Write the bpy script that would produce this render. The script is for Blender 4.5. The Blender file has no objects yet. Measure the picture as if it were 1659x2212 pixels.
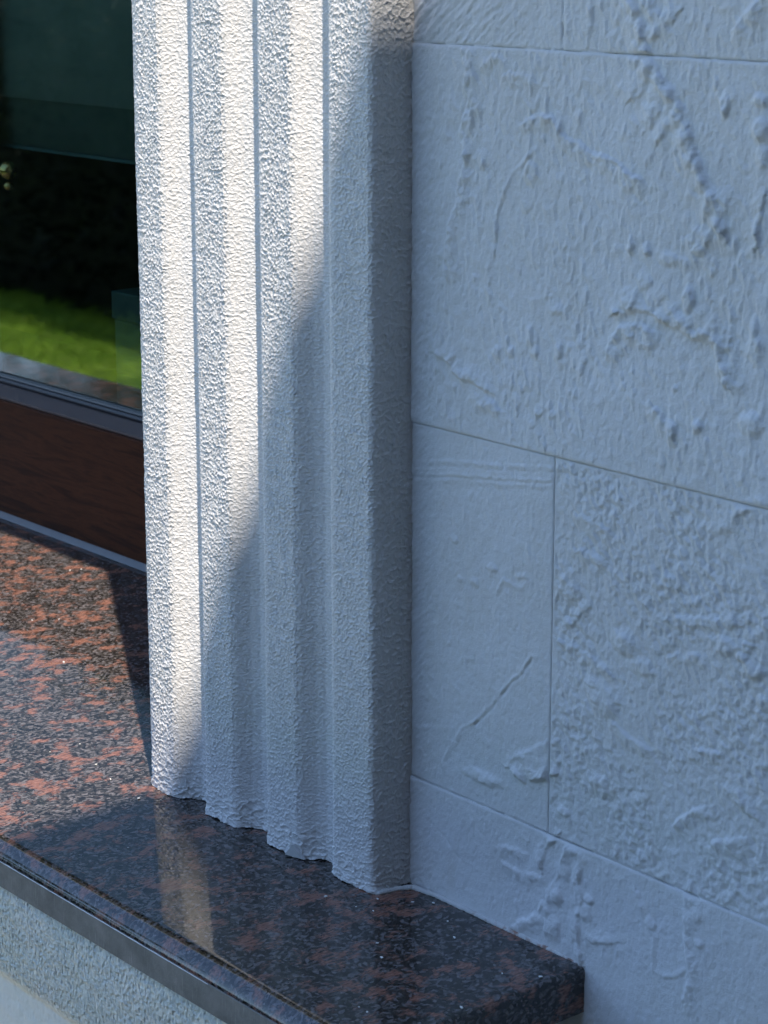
import bpy, bmesh, math, random
import numpy as np
from mathutils import Matrix, Vector

# ---------------------------------------------------------------- camera, sky, sun, exposure
scene = bpy.context.scene
col = scene.collection
cam_d = bpy.data.cameras.new('camera')
cam = bpy.data.objects.new('camera', cam_d)
col.objects.link(cam)
scene.camera = cam
Rv = (0.64010970, 0.76828352, 0.0)
Uv = (-0.18971595, 0.15806537, 0.96903209)
Fv = (-0.74449139, 0.62028684, -0.24693482)
CAM = (1.0833554, -0.92533365, 0.62)
cam.matrix_world = Matrix(((Rv[0], Uv[0], -Fv[0], CAM[0]), (Rv[1], Uv[1], -Fv[1], CAM[1]),
                           (Rv[2], Uv[2], -Fv[2], CAM[2]), (0, 0, 0, 1)))
cam_d.sensor_fit = 'HORIZONTAL'
cam_d.sensor_width = 24.0
cam_d.lens = 24.0 * 4921 / 1659
cam_d.clip_start = 0.02
cam_d.clip_end = 2000
cam_d.dof.use_dof = True
cam_d.dof.focus_distance = 1.60
cam_d.dof.aperture_fstop = 20.0

SUN = Vector((0.4231, -0.241, 1.0)).normalized()
elev = math.asin(SUN.z)
azim = math.atan2(SUN.x, SUN.y)
world = bpy.data.worlds.new('World')
scene.world = world
world.use_nodes = True
wn = world.node_tree
bg = wn.nodes['Background']
sky = wn.nodes.new('ShaderNodeTexSky')
sky.sky_type = 'NISHITA'
sky.sun_disc = False
sky.sun_elevation = elev
sky.sun_rotation = azim
sky.air_density = 1.0
sky.dust_density = 0.1
sky.ozone_density = 3.2
wn.links.new(sky.outputs[0], bg.inputs[0])
bg.inputs[1].default_value = 0.105
sun_d = bpy.data.lights.new('sun', 'SUN')
sun_d.energy = 2.4
sun_d.angle = math.radians(0.37)
sun_d.color = (1.0, 0.90, 0.78)
sun = bpy.data.objects.new('sun', sun_d)
col.objects.link(sun)
sun.rotation_euler = SUN.to_track_quat('Z', 'Y').to_euler()
sun.location = (4, -3, 10)
vs = scene.view_settings
vs.view_transform = 'Standard'
vs.look = 'None'
vs.exposure = 1.98
vs.gamma = 1.0
vs.use_curve_mapping = False

# ---------------------------------------------------------------- helpers
def link(o, parent=None):
    col.objects.link(o)
    if parent is not None:
        o.parent = parent
        o.location = (-parent.location[0], -parent.location[1], -parent.location[2])
    return o

def thing(name, label, cat, loc=(0, 0, 0), group=None):
    o = bpy.data.objects.new(name, None)
    o.empty_display_size = 0.05
    col.objects.link(o)
    o.location = loc
    return tag(o, label, cat, group)

def tag(o, label, cat, group=None):
    o['label'] = label
    o['category'] = cat
    if group:
        o['group'] = group
    return o

def structure(o):
    o['kind'] = 'structure'
    return o

def mesh_np(name, V, F, mat, parent=None, smooth=True):
    """V (n,3) float, F (m,4) or list of arrays of quads/tris -> mesh object"""
    if not isinstance(F, (list, tuple)):
        F = [F]
    me = bpy.data.meshes.new(name)
    V = np.asarray(V, dtype=np.float32)
    me.vertices.add(len(V))
    me.vertices.foreach_set('co', V.ravel())
    loops = np.concatenate([f.ravel() for f in F]).astype(np.int32)
    tot = np.concatenate([np.full(len(f), f.shape[1], np.int32) for f in F])
    start = np.concatenate([[0], np.cumsum(tot)[:-1]]).astype(np.int32)
    me.loops.add(len(loops))
    me.loops.foreach_set('vertex_index', loops)
    me.polygons.add(len(tot))
    me.polygons.foreach_set('loop_start', start)
    me.polygons.foreach_set('loop_total', tot)
    me.polygons.foreach_set('use_smooth', np.full(len(tot), bool(smooth)))
    me.update(calc_edges=True)
    me.validate()
    me.materials.append(mat)
    return link(bpy.data.objects.new(name, me), parent)

def grid_faces(nu, nv, off=0, flip=False):
    i = np.arange(nu - 1)[:, None] * nv + np.arange(nv - 1)[None, :]
    i = i.ravel() + off
    q = np.stack([i, i + nv, i + nv + 1, i + 1], 1)
    return q[:, ::-1] if flip else q

def box_bm(bm, x0, x1, y0, y1, z0, z1):
    vs_ = [bm.verts.new(p) for p in ((x0, y0, z0), (x1, y0, z0), (x1, y1, z0), (x0, y1, z0),
                                     (x0, y0, z1), (x1, y0, z1), (x1, y1, z1), (x0, y1, z1))]
    for f in ((0, 3, 2, 1), (4, 5, 6, 7), (0, 1, 5, 4), (1, 2, 6, 5), (2, 3, 7, 6), (3, 0, 4, 7)):
        bm.faces.new([vs_[k] for k in f])

def bm_obj(name, bm, mat, parent=None, smooth=False):
    me = bpy.data.meshes.new(name)
    bm.normal_update()
    bm.to_mesh(me)
    bm.free()
    for p in me.polygons:
        p.use_smooth = smooth
    me.materials.append(mat)
    return link(bpy.data.objects.new(name, me), parent)

def box(name, b, mat, parent=None, bevel=0.0):
    bm = bmesh.new()
    box_bm(bm, *b)
    if bevel:
        bmesh.ops.bevel(bm, geom=bm.edges[:], offset=bevel, segments=2, affect='EDGES', profile=0.6)
    return bm_obj(name, bm, mat, parent)

def extrude_x(name, prof, x0, x1, mat, parent=None, smooth=False):
    """closed (y,z) profile swept along x"""
    n = len(prof)
    V = [(x0, y, z) for y, z in prof] + [(x1, y, z) for y, z in prof]
    me = bpy.data.meshes.new(name)
    F = [(i, i + n, (i + 1) % n + n, (i + 1) % n) for i in range(n)]
    F += [tuple(range(n)), tuple(range(2 * n - 1, n - 1, -1))]
    me.from_pydata(V, [], F)
    bm = bmesh.new()
    bm.from_mesh(me)
    bmesh.ops.recalc_face_normals(bm, faces=bm.faces[:])
    bm.to_mesh(me)
    bm.free()
    for p in me.polygons:
        p.use_smooth = smooth and len(p.vertices) == 4
    me.materials.append(mat)
    return link(bpy.data.objects.new(name, me), parent)

def perlin(x, y, seed=0):
    r = np.random.default_rng(seed)
    a = r.random((256, 256)) * 2 * np.pi
    gx, gy = np.cos(a), np.sin(a)
    xi = np.floor(x).astype(int)
    yi = np.floor(y).astype(int)
    fx, fy = x - xi, y - yi
    u = fx * fx * fx * (fx * (fx * 6 - 15) + 10)
    v = fy * fy * fy * (fy * (fy * 6 - 15) + 10)
    def g(i, j):
        ii, jj = (xi + i) & 255, (yi + j) & 255
        return gx[ii, jj] * (fx - i) + gy[ii, jj] * (fy - j)
    return ((g(0, 0) * (1 - u) + g(1, 0) * u) * (1 - v) + (g(0, 1) * (1 - u) + g(1, 1) * u) * v) * 1.5

def fbm(x, y, seed=0, octv=3, gain=0.5):
    s = 0
    a = 1.0
    for k in range(octv):
        s = s + a * perlin(x * 2 ** k + 17.3 * k, y * 2 ** k - 9.1 * k, seed + k)
        a *= gain
    return s

def worley(x, y, seed=0):
    r = np.random.default_rng(seed)
    jx, jy = r.random((256, 256)), r.random((256, 256))
    xi = np.floor(x).astype(int)
    yi = np.floor(y).astype(int)
    f1 = np.full(x.shape, 9.0)
    f2 = np.full(x.shape, 9.0)
    for i in (-1, 0, 1):
        for j in (-1, 0, 1):
            cx, cy = xi + i, yi + j
            d = np.hypot(cx + jx[cx & 255, cy & 255] - x, cy + jy[cx & 255, cy & 255] - y)
            f2 = np.minimum(f2, np.maximum(f1, d))
            f1 = np.minimum(f1, d)
    return f1, f2

def sstep(a, b, x):
    t = np.clip((x - a) / (b - a), 0, 1)
    return t * t * (3 - 2 * t)

# ---------------------------------------------------------------- materials
class MB:
    def __init__(self, name):
        self.m = bpy.data.materials.new(name)
        self.m.use_nodes = True
        self.nt = self.m.node_tree
        self.p = self.nt.nodes['Principled BSDF']
        self.out = self.nt.nodes['Material Output']
        self.tc = None
    def n(self, typ, **kw):
        nd = self.nt.nodes.new(typ)
        for k, v in kw.items():
            if k.startswith('i_'):
                nd.inputs[k[2:].replace('_', ' ')].default_value = v
            else:
                setattr(nd, k, v)
        return nd
    def l(self, a, b):
        self.nt.links.new(a, b)
    def coord(self, scale=(1, 1, 1), rot=(0, 0, 0)):
        if self.tc is None:
            self.tc = self.n('ShaderNodeTexCoord')
        mp = self.n('ShaderNodeMapping')
        mp.inputs['Scale'].default_value = scale
        mp.inputs['Rotation'].default_value = rot
        self.l(self.tc.outputs['Object'], mp.inputs[0])
        return mp.outputs[0]
    def noise(self, co, scale, detail=3, rough=0.55, dist=0.0):
        nd = self.n('ShaderNodeTexNoise', i_Scale=scale, i_Detail=detail, i_Roughness=rough, i_Distortion=dist)
        self.l(co, nd.inputs['Vector'])
        return nd.outputs['Fac']
    def voro(self, co, scale, feature='F1', out='Distance', rnd=1.0):
        nd = self.n('ShaderNodeTexVoronoi', feature=feature)
        nd.inputs['Scale'].default_value = scale
        nd.inputs['Randomness'].default_value = rnd
        self.l(co, nd.inputs['Vector'])
        return nd.outputs[out]
    def ramp(self, fac, stops, interp='LINEAR'):
        nd = self.n('ShaderNodeValToRGB')
        cr = nd.color_ramp
        cr.interpolation = interp
        while len(cr.elements) < len(stops):
            cr.elements.new(0.5)
        for e, (p, c) in zip(cr.elements, stops):
            e.position = p
            e.color = (c, c, c, 1) if isinstance(c, (int, float)) else (*c, 1)
        self.l(fac, nd.inputs[0])
        return nd.outputs[0]
    def mix(self, fac, a, b, blend='MIX'):
        nd = self.n('ShaderNodeMix', data_type='RGBA', blend_type=blend)
        for s, v in ((nd.inputs[0], fac), (nd.inputs[6], a), (nd.inputs[7], b)):
            if hasattr(v, 'is_linked'):
                self.l(v, s)
            elif isinstance(v, (int, float)):
                s.default_value = v if s.type == 'VALUE' else (v, v, v, 1)
            else:
                s.default_value = (*v, 1)
        return nd.outputs[2]
    def math(self, op, a, b=None):
        nd = self.n('ShaderNodeMath', operation=op)
        for s, v in ((nd.inputs[0], a), (nd.inputs[1], b)):
            if v is None:
                continue
            if hasattr(v, 'is_linked'):
                self.l(v, s)
            else:
                s.default_value = v
        return nd.outputs[0]
    def bump(self, h, dist=0.001, strength=1.0):
        nd = self.n('ShaderNodeBump')
        nd.inputs['Strength'].default_value = strength
        nd.inputs['Distance'].default_value = dist
        self.l(h, nd.inputs['Height'])
        self.l(nd.outputs[0], self.p.inputs['Normal'])
        return nd
    def set(self, **kw):
        for k, v in kw.items():
            s = self.p.inputs[k.replace('_', ' ')]
            if hasattr(v, 'is_linked'):
                self.l(v, s)
            elif isinstance(v, tuple) and len(v) == 3:
                s.default_value = (*v, 1)
            else:
                s.default_value = v
        return self

def m_wall():
    b = MB('painted_plaster')
    co = b.coord()
    c = b.ramp(b.noise(co, 7, 5, 0.62), [(0.3, (0.575, 0.575, 0.57)), (0.52, (0.61, 0.615, 0.62)), (0.7, (0.645, 0.652, 0.665))])
    c = b.mix(b.ramp(b.noise(b.coord((1, 1, 0.35)), 38, 4, 0.65), [(0.56, 0.0), (0.74, 0.35)]), c, (0.53, 0.51, 0.47))
    speck = b.ramp(b.voro(co, 210), [(0.03, 1.0), (0.09, 0.0)])
    pick = b.ramp(b.noise(co, 60, 1), [(0.56, 0.0), (0.64, 1.0)])
    c = b.mix(b.math('MULTIPLY', b.math('MULTIPLY', speck, pick), 0.55), c, (0.24, 0.23, 0.22))
    b.set(Base_Color=c, Roughness=0.72)
    h = b.math('ADD', b.noise(b.coord((1, 1, 0.55)), 420, 4, 0.6), b.math('MULTIPLY', b.noise(co, 1500, 2), 0.35))
    b.bump(h, 0.0011, 0.8)
    return b.m

def m_casing():
    b = MB('textured_white_render')
    co = b.coord()
    c = b.ramp(b.noise(co, 30, 4), [(0.3, (0.585, 0.58, 0.572)), (0.7, (0.63, 0.626, 0.62))])
    b.set(Base_Color=c, Roughness=0.62)
    wob = b.n('ShaderNodeTexNoise', i_Scale=260.0, i_Detail=2.0)
    b.l(co, wob.inputs['Vector'])
    vm = b.n('ShaderNodeVectorMath', operation='MULTIPLY_ADD')
    b.l(wob.outputs['Color'], vm.inputs[0])
    vm.inputs[1].default_value = (0.0016, 0.0016, 0.0016)
    b.l(co, vm.inputs[2])
    net = b.ramp(b.voro(vm.outputs[0], 330, 'DISTANCE_TO_EDGE'), [(0.0, 1.0), (0.10, 0.35), (0.35, 0.0)])
    h = b.math('ADD', b.math('MULTIPLY', b.noise(co, 900, 3, 0.6), 0.25), net)
    b.bump(h, 0.0006, 0.5)
    return b.m

def m_apron():
    b = MB('textured_grey_render')
    co = b.coord()
    c = b.ramp(b.noise(co, 14, 4), [(0.3, (0.68, 0.70, 0.62)), (0.7, (0.77, 0.76, 0.69))])
    b.set(Base_Color=c, Roughness=0.75)
    pits = b.ramp(b.voro(b.coord((1.25, 0.8, 0.8)), 330, 'SMOOTH_F1'), [(0.12, 0.0), (0.5, 1.0)])
    h = b.math('ADD', b.math('MULTIPLY', b.noise(co, 700, 3, 0.6), 0.5), pits)
    x = b.n('ShaderNodeSeparateXYZ')
    b.l(b.coord(), x.inputs[0])
    zone = b.n('ShaderNodeMapRange')
    zone.inputs['From Min'].default_value = -0.116
    zone.inputs['From Max'].default_value = -0.104
    zone.inputs['To Min'].default_value = 0.12
    b.l(x.outputs[2], zone.inputs['Value'])
    b.bump(b.math('MULTIPLY', h, zone.outputs[0]), 0.0012, 1.0)
    return b.m

def granite_colour(b):
    # streaky crystal aggregate: dark grey and black ground mass, salmon feldspar patches
    warp = b.n('ShaderNodeTexNoise', i_Scale=55.0, i_Detail=3.0)
    b.l(b.coord(), warp.inputs['Vector'])
    vm = b.n('ShaderNodeVectorMath', operation='MULTIPLY_ADD')
    b.l(warp.outputs['Color'], vm.inputs[0])
    vm.inputs[1].default_value = (0.011, 0.011, 0.011)
    b.l(b.coord((1.0, 0.80, 1.0), (0, 0, 0.35)), vm.inputs[2])
    w = vm.outputs[0]
    streak = b.noise(b.coord((1.0, 0.20, 1.0), (0, 0, 0.25)), 700, 3, 0.65)
    fine = b.noise(b.coord((1.0, 0.55, 1.0), (0, 0, 0.3)), 430, 4, 0.7)
    red_n = b.math('ADD', b.noise(w, 64, 5, 0.62), b.math('MULTIPLY', b.math('SUBTRACT', streak, 0.5), 0.22))
    red = b.ramp(red_n, [(0.52, 0.0), (0.62, 1.0)])
    red_c = b.ramp(b.math('ADD', b.math('MULTIPLY', streak, 0.7), b.math('MULTIPLY', fine, 0.3)),
                   [(0.34, (0.040, 0.020, 0.015)), (0.45, (0.140, 0.060, 0.040)), (0.60, (0.245, 0.125, 0.094)), (0.75, (0.25, 0.14, 0.11))])
    vor = b.voro(w, 480, out='Color')
    sep = b.n('ShaderNodeSeparateColor')
    b.l(vor, sep.inputs[0])
    tone = b.math('ADD', b.math('MULTIPLY', sep.outputs[0], 0.42), b.math('MULTIPLY', fine, 0.62))
    grey_c = b.ramp(tone, [(0.30, (0.007, 0.0063, 0.0055)), (0.45, (0.017, 0.015, 0.013)), (0.58, (0.050, 0.045, 0.041)), (0.68, (0.100, 0.091, 0.093)), (0.78, (0.145, 0.132, 0.135)), (0.9, (0.16, 0.12, 0.10))])
    c = b.mix(red, grey_c, red_c)
    spark = b.math('MULTIPLY', b.ramp(b.voro(b.coord(), 260), [(0.05, 1.0), (0.10, 0.0)]),
                   b.ramp(b.noise(b.coord(), 140, 1), [(0.66, 0.0), (0.72, 1.0)]))
    dusty = b.ramp(b.noise(b.coord((1.0, 0.16, 1.0), (0, 0, -0.5)), 75, 5, 0.72), [(0.64, 0.0), (0.84, 0.16)])
    c = b.mix(dusty, c, (0.17, 0.16, 0.15))
    return b.mix(spark, c, (0.55, 0.53, 0.5)), w

def m_granite():
    b = MB('polished_granite')
    c, w = granite_colour(b)
    dust = b.noise(b.coord((1, 0.3, 1), (0, 0, 0.5)), 40, 4, 0.7)
    b.set(Base_Color=c, Roughness=b.ramp(dust, [(0.35, 0.025), (0.75, 0.09)]), IOR=1.66)
    b.bump(b.noise(b.coord((1, 0.4, 1)), 60, 2), 0.0004, 0.25)
    return b.m

def m_granite_sawn():
    b = MB('sawn_granite_edge')
    co = b.coord()
    c = b.ramp(b.noise(co, 45, 5, 0.65), [(0.3, (0.13, 0.13, 0.12)), (0.55, (0.20, 0.198, 0.183)), (0.75, (0.26, 0.25, 0.23))])
    sc = b.ramp(b.noise(b.coord((3, 1, 0.12), (0, 0.3, 0)), 320, 3), [(0.60, 0.0), (0.72, 1.0)])
    c = b.mix(b.math('MULTIPLY', sc, 0.5), c, (0.42, 0.40, 0.37))
    b.set(Base_Color=c, Roughness=0.8)
    b.p.inputs['Specular IOR Level'].default_value = 0.2
    b.bump(b.noise(co, 350, 4, 0.65), 0.0009, 0.6)
    return b.m

def m_simple(name, c0, c1, scale, rough, bump=0.0, bscale=300, **kw):
    b = MB(name)
    co = b.coord()
    b.set(Base_Color=b.ramp(b.noise(co, scale, 4), [(0.3, c0), (0.7, c1)]), Roughness=rough, **kw)
    if bump:
        b.bump(b.noise(co, bscale, 3), bump, 0.6)
    return b.m

def m_wood():
    b = MB('dark_oak_foil')
    # flat-sawn figure: long flattened rings round a centre, warped by noise
    fig = b.noise(b.coord((0.10, 1, 1)), 75, 4, 0.6, 1.6)
    pores = b.noise(b.coord((0.06, 1, 1)), 900, 3, 0.7)
    c = b.ramp(fig, [(0.35, (0.028, 0.0085, 0.0038)), (0.5, (0.066, 0.0215, 0.0085)), (0.65, (0.040, 0.0125, 0.0052))])
    c = b.mix(b.ramp(pores, [(0.5, 0.0), (0.7, 0.6)]), c, (0.018, 0.008, 0.006))
    b.set(Base_Color=c, Roughness=0.5)
    b.p.inputs['Specular IOR Level'].default_value = 0.10
    b.bump(pores, 0.0003, 0.4)
    return b.m

def m_glass():
    b = MB('window_glass')
    tr = b.n('ShaderNodeBsdfTransparent')
    tr.inputs[0].default_value = (0.78, 0.86, 0.84, 1)
    gl = b.n('ShaderNodeBsdfGlossy')
    gl.inputs['Roughness'].default_value = 0.03
    gl.inputs['Color'].default_value = (0.93, 1.0, 0.97, 1)
    fr = b.n('ShaderNodeFresnel')
    fr.inputs['IOR'].default_value = 2.95
    mx = b.n('ShaderNodeMixShader')
    geo = b.n('ShaderNodeNewGeometry')
    b.l(b.math('MULTIPLY', fr.outputs[0], b.math('SUBTRACT', 1.0, geo.outputs['Backfacing'])), mx.inputs[0])
    b.l(tr.outputs[0], mx.inputs[1])
    b.l(gl.outputs[0], mx.inputs[2])
    b.l(mx.outputs[0], b.out.inputs['Surface'])
    wob = b.n('ShaderNodeBump')
    wob.inputs['Strength'].default_value = 0.15
    wob.inputs['Distance'].default_value = 0.0006
    b.l(b.noise(b.coord(), 7, 2), wob.inputs['Height'])
    b.l(wob.outputs[0], gl.inputs['Normal'])
    return b.m

def m_leaf(name, c0, c1, scale):
    b = MB(name)
    b.set(Base_Color=b.ramp(b.noise(b.coord(), scale, 3), [(0.3, c0), (0.7, c1)]), Roughness=0.6)
    b.p.inputs['Specular IOR Level'].default_value = 0.12
    return b.m

def m_mortar():
    b = MB('mortar_with_rust')
    co = b.coord()
    x = b.n('ShaderNodeSeparateXYZ')
    b.l(b.coord(), x.inputs[0])
    zone = b.ramp(x.outputs[0], [(0.055, 0.0), (0.085, 1.0)])
    rust = b.math('MULTIPLY', zone, b.ramp(b.noise(co, 85, 3, 0.65), [(0.49, 0.0), (0.60, 0.8)]))
    c = b.mix(rust, (0.52, 0.52, 0.51), b.ramp(b.noise(co, 300, 3), [(0.35, (0.10, 0.038, 0.02)), (0.65, (0.34, 0.15, 0.08))]))
    b.set(Base_Color=c, Roughness=0.85)
    b.bump(b.noise(co, 900, 3), 0.0008, 0.8)
    return b.m

M_WALL, M_CASING, M_APRON = m_wall(), m_casing(), m_apron()
M_GRANITE, M_SAWN, M_WOOD, M_GLASS, M_MORTAR = m_granite(), m_granite_sawn(), m_wood(), m_glass(), m_mortar()
M_MASONRY = m_simple('rough_masonry', (0.22, 0.20, 0.18), (0.32, 0.30, 0.27), 12, 0.9, 0.002, 120)
M_FRAME = m_simple('dark_brown_frame', (0.060, 0.048, 0.048), (0.075, 0.060, 0.060), 20, 0.38)
M_GASKET = m_simple('black_rubber', (0.008, 0.009, 0.012), (0.014, 0.014, 0.018), 40, 0.45)
M_SEAL = m_simple('grey_sealant', (0.085, 0.09, 0.095), (0.12, 0.125, 0.13), 30, 0.4)
M_BEAD = m_simple('bronze_bead', (0.05, 0.042, 0.036), (0.07, 0.06, 0.05), 30, 0.35)
M_WING = m_simple('tan_render', (0.085, 0.060, 0.040), (0.12, 0.085, 0.055), 5, 0.85, 0.002, 90)
M_STONE = m_simple('grey_coping', (0.28, 0.27, 0.25), (0.36, 0.35, 0.33), 9, 0.8, 0.001, 150)
M_PATIO = m_simple('patio_concrete', (0.38, 0.36, 0.32), (0.46, 0.43, 0.38), 3, 0.9, 0.002, 60)
M_LAWN = m_simple('lawn_soil_and_turf', (0.10, 0.17, 0.012), (0.15, 0.23, 0.022), 3.5, 0.9, 0.01, 60)
M_GRASS = m_leaf('grass_blades', (0.11, 0.23, 0.018), (0.29, 0.45, 0.05), 2.2)
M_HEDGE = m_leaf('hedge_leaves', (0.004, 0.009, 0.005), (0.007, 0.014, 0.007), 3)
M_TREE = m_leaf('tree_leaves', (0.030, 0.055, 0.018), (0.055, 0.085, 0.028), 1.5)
M_BARK = m_simple('bark', (0.05, 0.04, 0.03), (0.09, 0.075, 0.06), 8, 0.9, 0.01, 40)
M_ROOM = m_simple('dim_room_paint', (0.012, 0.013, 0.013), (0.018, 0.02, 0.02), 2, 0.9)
M_BLIND = m_simple('teal_blind_fabric', (0.07, 0.14, 0.16), (0.12, 0.20, 0.22), 16, 0.9, 0.0004, 900)
M_BLIND2 = m_simple('lining_fabric', (0.025, 0.07, 0.075), (0.04, 0.095, 0.10), 16, 0.9, 0.0004, 900)
M_CURTAIN = m_simple('slate_curtain', (0.085, 0.115, 0.13), (0.11, 0.145, 0.16), 12, 0.9, 0.0004, 800)
M_BOX = m_simple('teal_box_card', (0.003, 0.040, 0.036), (0.004, 0.05, 0.045), 14, 0.6)
M_BRASS = m_simple('brass', (0.62, 0.43, 0.16), (0.72, 0.52, 0.22), 20, 0.25, Metallic=1.0)
M_CRUMB = m_simple('plaster_crumb', (0.6, 0.6, 0.58), (0.75, 0.75, 0.73), 200, 0.8)

# ---------------------------------------------------------------- trowel relief of the wall, measured in mm (x, z)
RIDGES = [
 (1.5,-1.2,[(131.9,555.0),(131.7,550.5),(131.9,545.5)]),
 (5,1.1,[(47.5,551.3),(52.9,539.9),(51.0,530.2),(55.2,522.1),(52.2,515.0),(47.1,503.6),(50.4,492.7),(52.6,484.5),(46.4,471.4),(44.4,461.3),(38.1,448.0),(35.0,436.2),(34.1,415.9)]),
 (4,0.7,[(66.3,545.2),(78.5,549.1),(84.6,546.0)]),
 (4,0.6,[(87.7,538.7),(98.7,539.2),(106.6,536.9)]),
 (3,0.6,[(101.0,524.6),(107.0,519.6)]),
 (4.5,1.1,[(104.2,512.7),(115.0,516.0),(125.7,515.3),(133.6,509.2),(138.5,504.2),(148.0,502.2),(155.7,498.2),(168.8,496.5),(179.9,492.8),(187.3,488.2),(196.4,485.7)]),
 (2.6,0.9,[(111.5,496.4),(103.8,489.7),(91.9,481.3),(87.0,472.0),(80.1,457.5),(79.3,444.9),(77.5,432.1),(72.4,423.1),(73.6,414.7)]),
 (7,1.6,[(187.4,583.6),(193.2,570.0),(196.3,558.8),(201.0,550.2),(210.1,541.8),(217.4,534.7),(224.6,526.3),(230.1,517.9),(233.0,510.6),(235.0,504.5),(241.4,494.9),(245.1,487.7),(252.1,482.0),(254.1,474.7),(259.6,465.2)]),
 (5,1.2,[(198.0,583.8),(205.2,576.6),(210.6,572.4)]),
 (5,1.1,[(217.4,574.4),(209.0,568.0),(200.5,562.7)]),
 (5,0.8,[(190.2,531.4),(198.1,536.2),(206.7,539.2)]),
 (5,0.8,[(210.8,525.5),(202.4,516.2)]),
 (5,0.7,[(219.6,522.3),(211.4,510.4)]),
 (7,1.1,[(239.5,460.7),(247.9,464.0),(254.3,471.0),(254.0,478.4)]),
 (4,1.1,[(286.6,482.6),(284.0,471.3),(283.0,458.8)]),
 (6,1.1,[(284.1,588.1),(271.8,579.5),(264.1,573.3)]),
 (6,1.3,[(176.1,388.9),(179.7,394.7),(185.0,400.8),(196.0,403.6),(205.0,403.5)]),
 (6.5,1.4,[(185.6,411.0),(195.5,415.5),(206.4,415.5),(218.0,415.0)]),
 (7.5,1.6,[(215.5,411.4),(229.7,409.3),(240.3,405.5),(250.7,405.6),(257.7,401.4),(261.4,394.2),(260.9,386.4),(265.4,381.8)]),
 (5,1.1,[(25.9,363.7),(36.9,362.3),(42.4,355.8),(50.1,352.5),(60.9,352.6),(71.6,348.4)]),
 (5,0.9,[(67.4,343.4),(80.2,339.6)]),
 (5,1.1,[(214.1,358.1),(219.7,353.6),(226.9,352.1),(227.9,348.3)]),
 (4,0.8,[(222.1,504.8),(224.3,494.9)]),
 (3.5,0.6,[(155.3,387.4),(153.9,370.7)]),
 (3,0.5,[(156.3,418.8),(155.0,398.3)]),
 (3,0.5,[(136.7,361.1),(136.3,340.0)]),
 (3.4,0.6,[(155.1,576.5),(151.9,558.5)]),
 (3,0.5,[(239.5,554.3),(241.5,547.0)]),
 (3,0.6,[(3.8,291.0),(39.8,297.7),(82.9,303.0),(132.5,310.2)]),
 (3,0.4,[(3.8,285.6),(39.9,292.4),(83.0,297.9),(132.6,305.2)]),
 (3,0.8,[(3.8,282.2),(39.9,289.1),(83.1,294.6),(132.7,302.0)]),
 (3,0.5,[(3.8,278.7),(39.9,285.7),(83.1,291.3),(132.8,298.8)]),
 (2.6,0.6,[(109.0,256.7),(111.3,246.9)]),
 (3,0.7,[(83.3,224.3),(88.5,231.5),(97.0,230.4),(105.4,230.0),(111.5,235.1),(107.3,237.1),(101.1,235.0)]),
 (3,0.7,[(113.4,187.6),(105.3,174.9),(97.0,168.2),(84.3,154.2),(73.6,142.0),(62.8,131.3),(50.6,123.2),(45.0,114.5),(37.1,103.4),(32.6,94.1)]),
 (1.8,-1.3,[(114.7,186.5),(106.6,173.9),(98.3,167.2),(85.7,153.1),(75.0,141.0),(64.1,130.2),(51.9,122.1)]),
 (3,0.5,[(51.3,170.7),(70.0,175.4)]),
 (3,0.35,[(7.0,113.0),(51.9,123.7)]),
 (6,1.5,[(101.6,108.0),(110.2,106.6),(120.7,110.4),(133.1,115.6)]),
 (5,0.8,[(101.4,118.8),(116.1,126.1),(130.5,136.2)]),
 (3.5,0.9,[(146.8,213.7),(156.4,224.7),(166.0,232.7)]),
 (4,0.8,[(187.8,162.6),(199.5,157.1),(212.9,156.5)]),
 (4,1,[(238.8,116.3),(251.1,127.3),(263.4,134.0)]),
 (5,1.1,[(268.0,112.5),(287.0,122.1)]),
 (4,1,[(251.2,164.5),(267.1,168.7)]),
 (4,0.8,[(229.9,239.0),(263.4,246.9)]),
 (4,0.9,[(234.4,217.8),(250.4,221.8)]),
 (4.5,1.2,[(265.7,235.8),(286.2,238.1)]),
 (5,1.1,[(282.3,145.4),(293.0,140.2)]),
 (4,0.9,[(167.6,182.1),(187.3,177.1)]),
 (4,0.8,[(138.9,204.4),(167.0,199.6),(178.9,195.3)]),
 (4,0.8,[(155.2,263.5),(172.8,261.5)]),
 (4,0.8,[(154.6,284.8),(172.1,281.9)]),
 (4,0.7,[(262.7,298.1),(282.3,313.9),(297.1,318.1)]),
 (4,0.7,[(259.1,300.1),(272.5,306.7)]),
 (3.5,1.2,[(141.1,77.3),(131.6,67.7),(126.9,57.5),(128.0,53.4)]),
 (3.5,0.9,[(150.8,75.3),(143.6,55.6),(141.8,49.2),(134.3,37.9),(132.7,22.6),(133.1,8.0)]),
 (4,1.2,[(162.5,64.7),(161.0,52.7),(165.0,45.4),(163.4,36.2),(159.8,27.7),(162.2,11.0),(164.3,4.5)]),
 (5,1,[(107.1,7.7),(121.0,15.6),(130.6,29.3)]),
 (3,0.8,[(214.4,58.0),(220.3,44.6),(225.8,40.9),(223.5,30.3),(224.9,19.5),(232.1,17.2),(242.5,21.1),(251.0,27.7)]),
 (5,0.9,[(248.8,76.7),(250.0,49.6),(254.4,28.9),(251.7,9.8)]),
 (2.2,-0.6,[(58.3,74.4),(66.9,60.5),(77.4,54.1)]),
 (2.2,-0.5,[(19.8,50.4),(37.3,43.6),(48.2,34.8),(54.6,32.4)]),
 (4,0.8,[(96.1,44.4),(108.3,42.5),(124.2,46.3)]),
 (4,0.7,[(89.8,54.3),(108.0,57.2)]),
 (5,0.7,[(173.4,19.4),(191.9,25.3)]),
 (4,0.6,[(214.5,56.6),(210.6,63.7)]),
]
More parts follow.
